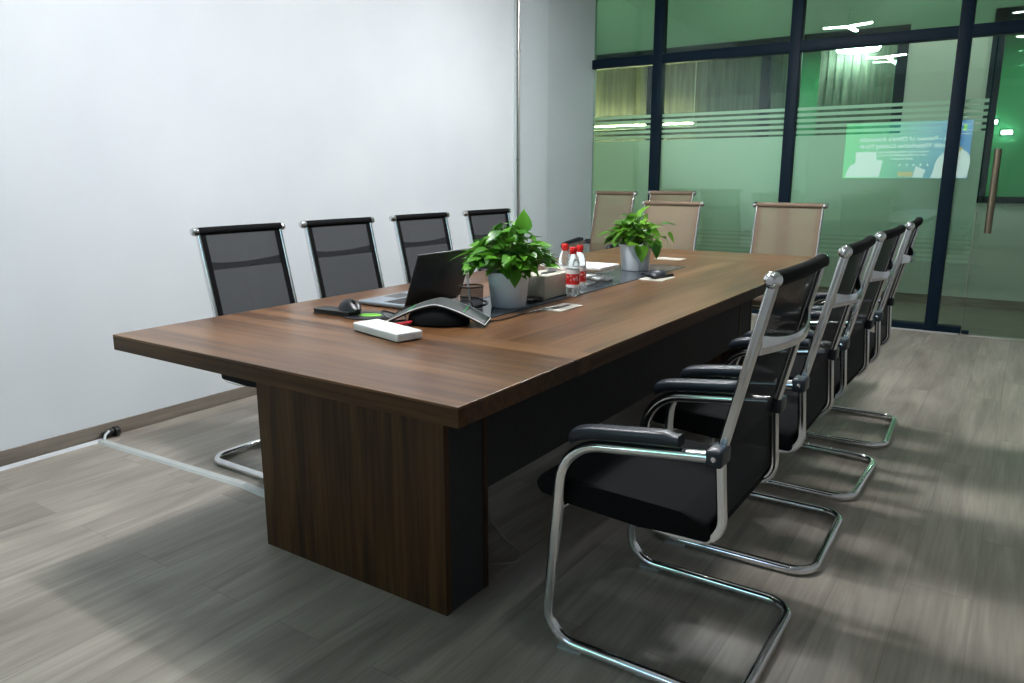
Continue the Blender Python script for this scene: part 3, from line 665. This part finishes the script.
# conference phone with arched arms
ph = thing('conference_phone', 'black and silver arched conference phone on three feet beside the laptop', 'phone', (-1.578, 1.905, TZ0), math.radians(24))
def archarm(sign, L=.165, hgt=.062, w=.102, name='arm'):
    n = 14; bm = newbm(); top = []; bot = []
    for i in range(n+1):
        u = i/n; x = sign*L*u; z = .012+hgt*(1-u**1.45)*(1 if u < 1 else 1); ww = w*(1-.05*u)
        top.append([bm.verts.new((x, -ww/2, z)), bm.verts.new((x, ww/2, z+.006))])
        bot.append([bm.verts.new((x, -ww/2+.004, z-.010)), bm.verts.new((x, ww/2-.004, z-.006))])
    for i in range(n):
        bm.faces.new((top[i][0], top[i+1][0], top[i+1][1], top[i][1]))
        bm.faces.new((bot[i][0], bot[i][1], bot[i+1][1], bot[i+1][0]))
        bm.faces.new((top[i][0], bot[i][0], bot[i+1][0], top[i+1][0])); bm.faces.new((top[i][1], top[i+1][1], bot[i+1][1], bot[i][1]))
    bm.faces.new((top[-1][0], bot[-1][0], bot[-1][1], top[-1][1])); bm.faces.new((top[0][0], top[0][1], bot[0][1], bot[0][0]))
    a = obj(name, bm, M['phonetop'], ph)
    bm = newbm()   # silver edging on both long edges and the tip
    e1 = [Vector(((sign*L*i/n), -(w*(1-.05*i/n))/2, .012+hgt*(1-(i/n)**1.45)-.002)) for i in range(n+1)]
    e2 = [Vector(((sign*L*i/n), (w*(1-.05*i/n))/2, .012+hgt*(1-(i/n)**1.45)+.004)) for i in range(n+1)]
    tube(bm, e1+e2[::-1], .0021, 8); obj('silver_edge', bm, M['silver'], a)
    bm = newbm(); q = []
    for i in range(6):
        u = .60+.36*i/5; x = sign*L*u; z = .012+hgt*(1-u**1.45)+.0012; ww = w*(1-.05*u)*.82
        q.append((bm.verts.new((x, -ww/2, z)), bm.verts.new((x, ww/2, z+.006))))
    for A, B in zip(q, q[1:]): bm.faces.new((A[0], B[0], B[1], A[1]))
    obj('keypad', bm, M['phonekey'], a)
    u = .56; z = .012+hgt*(1-u**1.45)+.0015; bm = newbm(); tube(bm, [(sign*L*u, -w*.36, z), (sign*L*u, w*.36, z+.006)], .0012, 6); obj('status_light', bm, M['led'], a)
archarm(-1); archarm(1)
bm = newbm(); n = 12; tp = []
for i in range(n+1):
    u = i/n; tp.append((Vector((0, .02+.17*u, .010+.056*(1-u**1.45)))))
sweep(bm, tp, rrect(.07, .010, .004, 2)); obj('arm', bm, M['phonetop'], ph)
bm = newbm(); lathe(bm, [(.060, 0), (.072, .006), (.070, .030), (.045, .062), (.001, .072)], 30); bmesh.ops.scale(bm, vec=(1.45, 1.0, .95), verts=bm.verts[:]); obj('speaker_hub', bm, M['pad'], ph)
bm = newbm(); tube(bm, smoothpath([(-1.760, 1.800, .7535), (-1.720, 1.765, .7545), (-1.655, 1.775, .757), (-1.612, 1.795, .768), (-1.632, 1.822, .764), (-1.67, 1.80, .7555), (-1.72, 1.80, .7535)], 7), .0045, 8)
tag(obj('red_cable', bm, M['redcable']), 'bright red cable looped under the arch of the conference phone', 'cable')

# wire mesh pen cup with a pen
pc = thing('pen_cup', 'black wire mesh pen cup between the conference phone and the plant pot', 'cup', (-1.615, 2.135, TZ0))
pc.scale = (1.15, 1.15, 1.08)
bm = newbm(); lathe(bm, [(.034, .003), (.037, .088)], 28, capends=False); obj('mesh_wall', bm, M['meshcup'], pc)
bm = newbm()
for r, z in ((.034, .003), (.037, .088)): tube(bm, [(r*math.cos(2*PI*k/28), r*math.sin(2*PI*k/28), z) for k in range(28)], .0025, 8, closed=True)
obj('rim', bm, M['black'], pc)
bm = newbm(); lathe(bm, [(.034, 0), (.034, .003), (.001, .003)], 28); obj('bottom', bm, M['black'], pc)
bm = newbm(); tube(bm, [(.028*math.cos(2*PI*k/16), -.030, .028+.017*math.sin(2*PI*k/16)) for k in range(16)], .002, 6, closed=True); obj('coiled_clip', bm, M['black'], pc)
pn = thing('pen', 'slim grey pen standing upright in the wire mesh cup', 'pen', (-1.635, 2.145, TZ0+.005))
bm = newbm(); tube(bm, [(.010, 0, .002), (-.008, .005, .100)], .0038, 10); obj('barrel', bm, M['silver'], pn)
bm = newbm(); tube(bm, [(-.008, .005, .100), (-.0125, .006, .125)], .0042, 10); obj('cap', bm, M['white'], pn)

# potted pothos
def plant(label, loc, rt, rb, h, nl, spread, hgt, seed, lm, extra=()):
    rn = random.Random(seed)
    t = thing('potted_plant', label, 'plant', loc)
    bm = newbm(); lathe(bm, [(.001, .0), (rb-.004, 0), (rb, .004), (rt-.004, h-.012), (rt, h-.011), (rt+.002, h-.002), (rt, h), (rt-.004, h), (rt-.007, h-.02), (rt-.012, h-.022)], 48); obj('pot', bm, M['pot'], t)
    bm = newbm(); lathe(bm, [(rt-.010, h-.02), (rt*.5, h-.014), (.001, h-.010)], 24, capends=False); obj('soil', bm, M['soil'], t)
    fb = newbm(); sb = newbm()
    def leaf(pos, dr, size, roll):
        dr = dr.normalized(); side = dr.cross(Vector((0, 0, 1)))
        if side.length < .1: side = Vector((1, 0, 0))
        side.normalize(); side = Matrix.Rotation(roll, 3, dr) @ side; up = side.cross(dr).normalized()
        prof = [(-.06, .0), (-.10, .20), (-.02, .36), (.18, .44), (.42, .38), (.65, .25), (.85, .10), (1.0, 0)]
        mid = [(0, 0), (.0, 0), (.08, 0), (.2, 0), (.42, 0), (.65, 0), (.85, 0), (1.0, 0)]
        curl = rn.uniform(.15, .45); fold = rn.uniform(.10, .35)
        def P(l, s): return pos+dr*(l*size)+side*(s*size)+up*(size*(abs(s)*fold-curl*max(l, 0)**2*.6))
        mv = [fb.verts.new(P(*m_)) for m_ in mid[1:]]
        for sg in (1, -1):
            pv = [fb.verts.new(P(l, sg*s)) for l, s in prof[1:-1]]
            for i in range(len(pv)-1): fb.faces.new((mv[i], mv[i+1], pv[i+1], pv[i]) if sg > 0 else (mv[i], pv[i], pv[i+1], mv[i+1]))
            fb.faces.new((mv[len(pv)-1], mv[len(pv)], pv[-1]))
    def stemleaf(tip, size, dr=None, roll=None):
        a = rn.uniform(0, 2*PI); b0 = Vector((math.cos(a)*rt*.5*rn.random(), math.sin(a)*rt*.5*rn.random(), h-.015))
        midp = Vector((tip.x*.45+b0.x*.3, tip.y*.45+b0.y*.3, max(tip.z, h)*.7+b0.z*.3+.02))
        tube(sb, smoothpath([b0, midp, tip], 4), .0014, 5, caps=False)
        if dr is None:
            dr = Vector((tip.x, tip.y, 0)).normalized()*.9+Vector((rn.uniform(-.5, .5), rn.uniform(-.5, .5), rn.uniform(-.75, .45)))
        leaf(tip, dr, size, rn.uniform(-.5, .5) if roll is None else roll)
    for k in range(nl):
        a = rn.uniform(0, 2*PI); q = rn.random()**.6; el = rn.random()
        rad = spread*q*(1-.35*el*el); z = h+.008+hgt*(el**.9)*(1-.55*q*q)
        stemleaf(Vector((rad*math.cos(a), rad*math.sin(a), z)), rn.uniform(.034, .062))
    for tip, size, dr, roll in extra: stemleaf(Vector(tip), size, Vector(dr), roll)
    obj('foliage', fb, lm, t, angle=60); obj('stems', sb, M['stem'], t)
    return t
rt_ = Vector((math.cos(YAW), math.sin(YAW), 0)); fw_ = Vector((math.sin(YAW), -math.cos(YAW), 0))   # image right / towards the camera
def V(a, b, z): v = rt_*a+fw_*b; return (v.x, v.y, z)
plant('leafy green plant in a white pot next to the pen cup, the nearer of two', (-1.578, 2.315, TZ0+.0015), .083, .065, .132, 270, .160, .175, 3, M['leaf'],
      extra=[(V(.055, .0, .285), .075, V(.02, .0, 1), .59), (V(-.15, .03, .20), .075, V(-1, .3, -.25), .2), (V(-.11, .05, .185), .075, V(-.9, .4, -.5), -.2),
             (V(.02, .09, .14), .06, V(.1, .5, -1), 0), (V(.06, .09, .17), .075, V(.9, .5, -.6), 0), (V(.13, .0, .18), .065, V(1, .1, -.2), 0), (V(.10, .0, .225), .065, V(.9, 0, .15), .3)])
plant('leafy green plant in a white pot near the far table end, the farther of two', (-1.66, 3.60, TZ0+.0015), .086, .069, .136, 150, .14, .150, 11, M['leaf2'],
      extra=[(V(.01, .09, .13), .085, V(.1, .45, -1), 0), (V(.085, .06, .135), .075, V(.3, .3, -1), .3), (V(.01, 0, .275), .08, V(.55, 0, .7), .2), (V(.14, 0, .235), .07, V(1, 0, .1), .1), (V(.15, .0, .17), .06, V(.5, .1, -.9), 0),
             (V(-.14, 0, .19), .07, V(-1, .2, -.2), 0), (V(.16, .03, .19), .06, V(.6, .1, -.8), .4), (V(-.06, .0, .245), .06, V(-.8, .1, .2), 0)])

# tissue box on a flat black tray
bt = tag(obj('black_case', (lambda q: (box(q, -.062, .062, -.045, .045, 0, .014, .004, 3), q)[1])(newbm()), M['black'], loc=(-1.60, 2.452, TZ0+.0015)), 'flat black case lying in front of the beige tissue box', 'case')
tb_ = thing('tissue_box', 'beige tissue box with a white tissue sticking out, beside the water bottles', 'tissue box', (-1.592, 2.618, TZ0+.0015))
bm = newbm(); box(bm, -.063, .057, -.115, .110, 0, .093, .004, 3); obj('box', bm, M['tissuebox'], tb_)
bm = newbm(); lathe(bm, [(.03, .0931), (.03, .0937), (.001, .0937)], 24); bmesh.ops.scale(bm, vec=(.55, 1.6, 1), verts=bm.verts[:]); obj('slot', bm, M['black'], tb_)
bm = newbm(); g = []
for i in range(7):
    g.append([bm.verts.new((.018*math.sin(i*1.3+j*.8)*(j/5)+.002, 0.00+.01*i+(.006*j if i > 3 else -.008*j), .0935+.046*(j/5)*(1-.25*abs(i-3)/3))) for j in range(6)])
for A, B in zip(g, g[1:]):
    for j in range(5): bm.faces.new((A[j], A[j+1], B[j+1], B[j]))
obj('tissue', bm, M['paper'], tb_)

# water bottles
def bottle():
    t = thing('water_bottle', 'clear water bottle, red cap', 'bottle', (0, 0, 0), 0, 'water bottles by the tissue box')
    bm = newbm(); lathe(bm, [(.001, .004), (.020, .0), (.027, .004), (.0285, .012), (.0275, .022), (.029, .034), (.029, .060), (.0285, .108), (.0290, .125), (.0275, .145), (.022, .168), (.0145, .184), (.0120, .190), (.0120, .196)], 28); obj('body', bm, M['pvcclear'], t)
    bm = newbm(); lathe(bm, [(.0150, .192), (.0156, .194), (.0156, .210), (.0140, .213), (.001, .213)], 24); lathe(bm, [(.0140, .184), (.0150, .186), (.0150, .190), (.0140, .1905)], 24); obj('cap', bm, M['red'], t)
    bm = newbm(); lathe(bm, [(.0292, .054), (.0292, .100)], 28, capends=False); lb = obj('label_band', bm, M['red'], t)
    bm = newbm(); lathe(bm, [(.0292, .100), (.0292, .118)], 28, capends=False); lathe(bm, [(.0292, .042), (.0292, .054)], 28, capends=False); obj('label_border', bm, M['labelw'], lb)
    bm = newbm()  # white brush-stroke lettering around the label
    rn = random.Random(4)
    for k in range(12):
        a0 = 2*PI*k/12
        for q in range(3):
            a = a0+rn.uniform(0, .3); z = .070+rn.uniform(0, .020); d = rn.choice([(0, .008), (.16, 0), (.12, .006)])
            tube(bm, [(.0295*math.cos(a), .0295*math.sin(a), z), (.0295*math.cos(a+d[0]), .0295*math.sin(a+d[0]), z+d[1])], .0012, 5)
    obj('label_lettering', bm, M['labelw'], lb)
    return t
b0 = bottle()
for i, (x, y, lab) in enumerate(((-1.492, 2.650, 'clear water bottle with red cap, front one of three, beside the tissue box'), (-1.513, 2.742, 'clear water bottle with red cap, rightmost of three, beside the clear plastic box'), (-1.592, 2.758, 'clear water bottle with red cap, leftmost of three, standing behind the tissue box'))):
    c = b0 if i == 0 else copy_tree(b0); c.location = (x, y, TZ0+.002); c.scale = (.96, .96, .93); c['label'] = lab; c.rotation_euler = (0, 0, i*1.1)

# clear plastic box with white packets
ab = thing('clear_box', 'clear plastic box holding white packets on the dark table panel before the far plant', 'box', (-1.655, 3.04, TZ0+.0015))
M['acr'] = mat('acrylic', (.85, .92, .92), .08, Alpha=.10)
bm = newbm(); W, D, hh, t_ = .105, .165, .062, .003
box(bm, -W, W, -D, D, 0, t_); box(bm, -W, -W+t_, -D, D, t_, hh); box(bm, W-t_, W, -D, D, t_, hh); box(bm, -W+t_, W-t_, -D, -D+t_, t_, hh); box(bm, -W+t_, W-t_, D-t_, D, t_, hh); box(bm, -.002, .002, -D+t_, D-t_, t_, hh*.9)
obj('walls', bm, M['acr'], ab, smooth=False)
rn = random.Random(5)
for k in range(9):
    bm = newbm(); box(bm, -.038, .038, -.045, .045, 0, .008, .003, M4=Matrix.Rotation(rn.uniform(-.25, .25), 4, 'Y'))
    o = tag(obj('paper_packet', bm, M['paper'] if k % 3 else M['trunk']), 'small white paper packet lying in the clear plastic box', 'packet', 'white packets in the clear plastic box')
    o.location = (-1.655+(-.052 if k % 2 else .052), 3.04+(-.09, 0, .09)[k % 3], TZ0+.012+.014*(k//3)); o.rotation_euler = (0, 0, rn.uniform(-.2, .2))
bm = newbm(); box(bm, -W+.006, W-.01, -.02, D+.01, hh+.0005, hh+.012, .004); o = tag(obj('folded_cloth', bm, M['paper']), 'white folded cloth lying across the top of the clear plastic box', 'cloth'); o.location = (-1.655, 3.04, TZ0+.0015)

# table microphone puck
mc = thing('table_microphone', 'black pointed table microphone on a cream plate, right of the far plant', 'microphone', (-1.445, 3.38, .7536), math.radians(20))
mc.scale = (1.25, 1.25, 1.3)
bm = newbm(); P3 = [(.075*math.cos(2*PI*k/3+.5), .075*math.sin(2*PI*k/3+.5)) for k in range(3)]
prism(bm, [P3[0], ((P3[0][0]+P3[1][0])*.36, (P3[0][1]+P3[1][1])*.36), P3[1], ((P3[1][0]+P3[2][0])*.36, (P3[1][1]+P3[2][1])*.36), P3[2], ((P3[2][0]+P3[0][0])*.36, (P3[2][1]+P3[0][1])*.36)], 0, .010, .003, 2, axes='xy'); obj('base', bm, M['black'], mc)
bm = newbm(); lathe(bm, [(.040, .009), (.034, .020), (.018, .027), (.001, .029)], 24); obj('dome', bm, M['arm'], mc)
bm = newbm(); tube(bm, smoothpath([(-1.403, 2.39, .756), (-1.425, 2.33, .755), (-1.435, 2.25, .7525), (-1.44, 2.18, .7525), (-1.44, 2.06, .7525), (-1.49, 1.99, .7525)], 6), .0022, 8)
tag(obj('thin_cable', bm, M['black']), 'thin black cable from the cream table plate towards the conference phone', 'cable')

# ------------------------------------------------------------------ floor: cable covers, loose cables
bm = newbm(); sweep(bm, [(WX+.045, BY+.1, .006), (WX+.045, 1.735, .006)], [(-.016, -.006), (.016, -.006), (.011, .004), (-.011, .004)]); tag(obj('cable_cover', bm, M['trunkw']), 'white cable duct lying on the floor along the foot of the left wall', 'cable duct')
e0, e1 = Vector((-3.515, 1.745, .006)), Vector((-2.0, 1.76, .006)); jn = Vector((-2.52, 1.78, .006))
for a, b, lab in ((Vector((-3.515, 1.725, .006)), Vector((-2.505, 1.775, .006)), 'long grey floor cable duct running from the wall towards the table leg'), (Vector((-2.500, 1.775, .006)), Vector((-2.05, 1.735, .006)), 'short grey floor cable duct section ending beneath the table')):
    bm = newbm(); sweep(bm, [a, b], [(-.022, -.006), (.022, -.006), (.014, .004), (-.014, .004)]); tag(obj('cable_cover', bm, M['trunk']), lab, 'cable duct')
bp_ = thing('cable_plug', 'black plug and cable elbow at the corner where the floor ducts meet the wall', 'plug', (-3.53, 1.78, 0))
bm = newbm(); tube(bm, smoothpath([(-.01, -.035, .018), (.0, -.01, .026), (-.002, .018, .030), (-.002, .045, .022)], 5), .015, 10); lathe(bm, [(.001, -.012), (.024, -.010), (.026, 0), (.024, .010), (.001, .012)], 20, c=(.0, .03, .026), axis='y'); obj('plug_body', bm, M['black'], bp_)
bm = newbm(); tube(bm, smoothpath([(.03, -.045, .010), (.024, -.035, .028), (.012, -.010, .040)], 5), .006, 8); obj('white_lead', bm, M['trunkw'], bp_)
for pts, lab in (([(-1.40, 1.93, .34), (-1.40, 1.92, .14), (-1.335, 1.92, .05), (-1.27, 1.93, .006), (-1.25, 1.86, .006), (-1.33, 1.80, .006), (-1.42, 1.78, .006)], 'thin grey cable hanging to the floor beside the near table leg'),
                 ([(-1.40, 2.75, .34), (-1.385, 2.73, .13), (-1.36, 2.62, .03), (-1.40, 2.50, .006), (-1.46, 2.45, .006), (-1.55, 2.45, .006)], 'thin grey cable looping to the floor under the middle of the table')):
    bm = newbm(); tube(bm, smoothpath(pts, 7), .0035, 8); tag(obj('hanging_cable', bm, M['cable']), lab, 'cable')

# ------------------------------------------------------------------ wall display behind the camera (it shows mirrored in the glass)
SX0, SX1, SZ0, SZ1 = -2.93, -.94, 1.175, 2.14
ds = thing('wall_display', 'large wall display with a green to blue slide, mirrored in the glass wall', 'screen', ((SX0+SX1)/2, BY, SZ0))
w_, h_ = SX1-SX0, SZ1-SZ0
bm = newbm(); box(bm, -w_/2-.02, w_/2+.02, .002, .045, -.02, h_+.02, .004); obj('housing', bm, M['black'], ds)
SS = 4.6
sm = bpy.data.materials.new('slide_picture'); sm.use_nodes = True; nt = sm.node_tree; nt.nodes.clear()
o_ = nt.nodes.new('ShaderNodeOutputMaterial'); e_ = nt.nodes.new('ShaderNodeEmission'); e_.inputs[1].default_value = SS
tc = nt.nodes.new('ShaderNodeTexCoord'); sp = nt.nodes.new('ShaderNodeSeparateXYZ'); mr = nt.nodes.new('ShaderNodeMapRange'); mr.inputs['From Min'].default_value = -w_/2; mr.inputs['From Max'].default_value = w_/2
cr = nt.nodes.new('ShaderNodeValToRGB'); cr.color_ramp.elements[0].color = (.10, .75, .28, 1); cr.color_ramp.elements[1].color = (.06, .20, .80, 1)
k = cr.color_ramp.elements.new(.35); k.color = (.12, .55, .36, 1); k = cr.color_ramp.elements.new(.65); k.color = (.12, .38, .58, 1)
nt.links.new(tc.outputs['Object'], sp.inputs[0]); nt.links.new(sp.outputs[0], mr.inputs['Value']); nt.links.new(mr.outputs[0], cr.inputs[0]); nt.links.new(cr.outputs[0], e_.inputs[0]); nt.links.new(e_.outputs[0], o_.inputs[0])
bm = newbm(); box(bm, -w_/2, w_/2, .045, .048, 0, h_); scr = obj('picture', bm, sm, ds, smooth=False)
EW = emis('slide_white', (.85, .92, 1), SS*1.1); ET = emis('slide_tan', (.8, .6, .25), SS*.9); EG = emis('slide_green', (.35, .95, .1), SS); EB = emis('slide_blue', (.02, .35, .95), SS)
TM = Matrix(((-1, 0, 0, 0), (0, 0, 1, 0), (0, 1, 0, 0), (0, 0, 0, 1)))   # text x -> -X, y -> Z, z -> Y
def U(u): return -w_/2+u*w_
def TMat(u, v): return Matrix.Translation((U(u), .0495, v*h_)) @ TM
text('headline', 'a - Pioneer of China\'s Automatic', .104, EW, scr, TMat(.47, .70))
text('headline', 'with Waterborne Coating Paper', .104, EW, scr, TMat(.47, .58))
text('caption', 'the use of water based coating for paper', .050, EW, scr, TMat(.48, .475))
text('caption', 'with recyclable packaging and printing', .050, EW, scr, TMat(.48, .42))
text('caption', 'plastic free paper', .050, EW, scr, TMat(.48, .355))
def flat(name, poly, m, y=.049):
    bm = newbm(); prism(bm, [(U(u), v*h_) for u, v in poly], y, y+.001); obj(name, bm, m, scr, smooth=False)
flat('white_boxes', [(.02, .02), (.06, .25), (.10, .27), (.10, .48), (.27, .48), (.28, .33), (.33, .32), (.31, .02)], EW)
flat('tan_roll', [(.46, .03), (.46, .12), (.58, .12), (.58, .03)], ET)
flat('pale_arrow', [(.58, .02), (.60, .22), (.68, .14), (.66, .02)], EW)
cl = [(.74+.27*(1-math.cos(PI*k/12))/2*1.0, .04+.48*math.sin(PI*min(1, .06+(k/12)*.80))**.9) for k in range(13)]
flat('white_cloud', [(.72, .01)]+cl+[(.995, .01)], EW)
flat('tan_arc', [(.84, .40), (.86, .50), (.90, .545), (.95, .53), (.93, .47), (.88, .44)], ET, .0505)
for k in range(5):
    bm = newbm(); lathe(bm, [(.02, .049), (.02, .050), (.001, .050)], 14, c=(U(.47+.055*k), 0, .24*h_), axis='y'); obj('slide_icon', bm, EW, scr)
flat('logo_left', [(.93, .82), (.93, .93), (.955, .94), (.955, .82)], EG)
flat('logo_right', [(.958, .84), (.958, .92), (.985, .92), (.985, .88), (.97, .87), (.97, .84)], EB)
text('logo_caption', 'waterborne', .032, EW, scr, TMat(.955, .77))

# ------------------------------------------------------------------ world and view
w = bpy.data.worlds.new('world'); bpy.context.scene.world = w; w.use_nodes = True
w.node_tree.nodes['Background'].inputs[0].default_value = (.02, .03, .03, 1); w.node_tree.nodes['Background'].inputs[1].default_value = .2
vs = bpy.context.scene.view_settings
vs.view_transform = 'Standard'; vs.look = 'None'; vs.exposure = -0.12; vs.gamma = 1; vs.use_curve_mapping = False
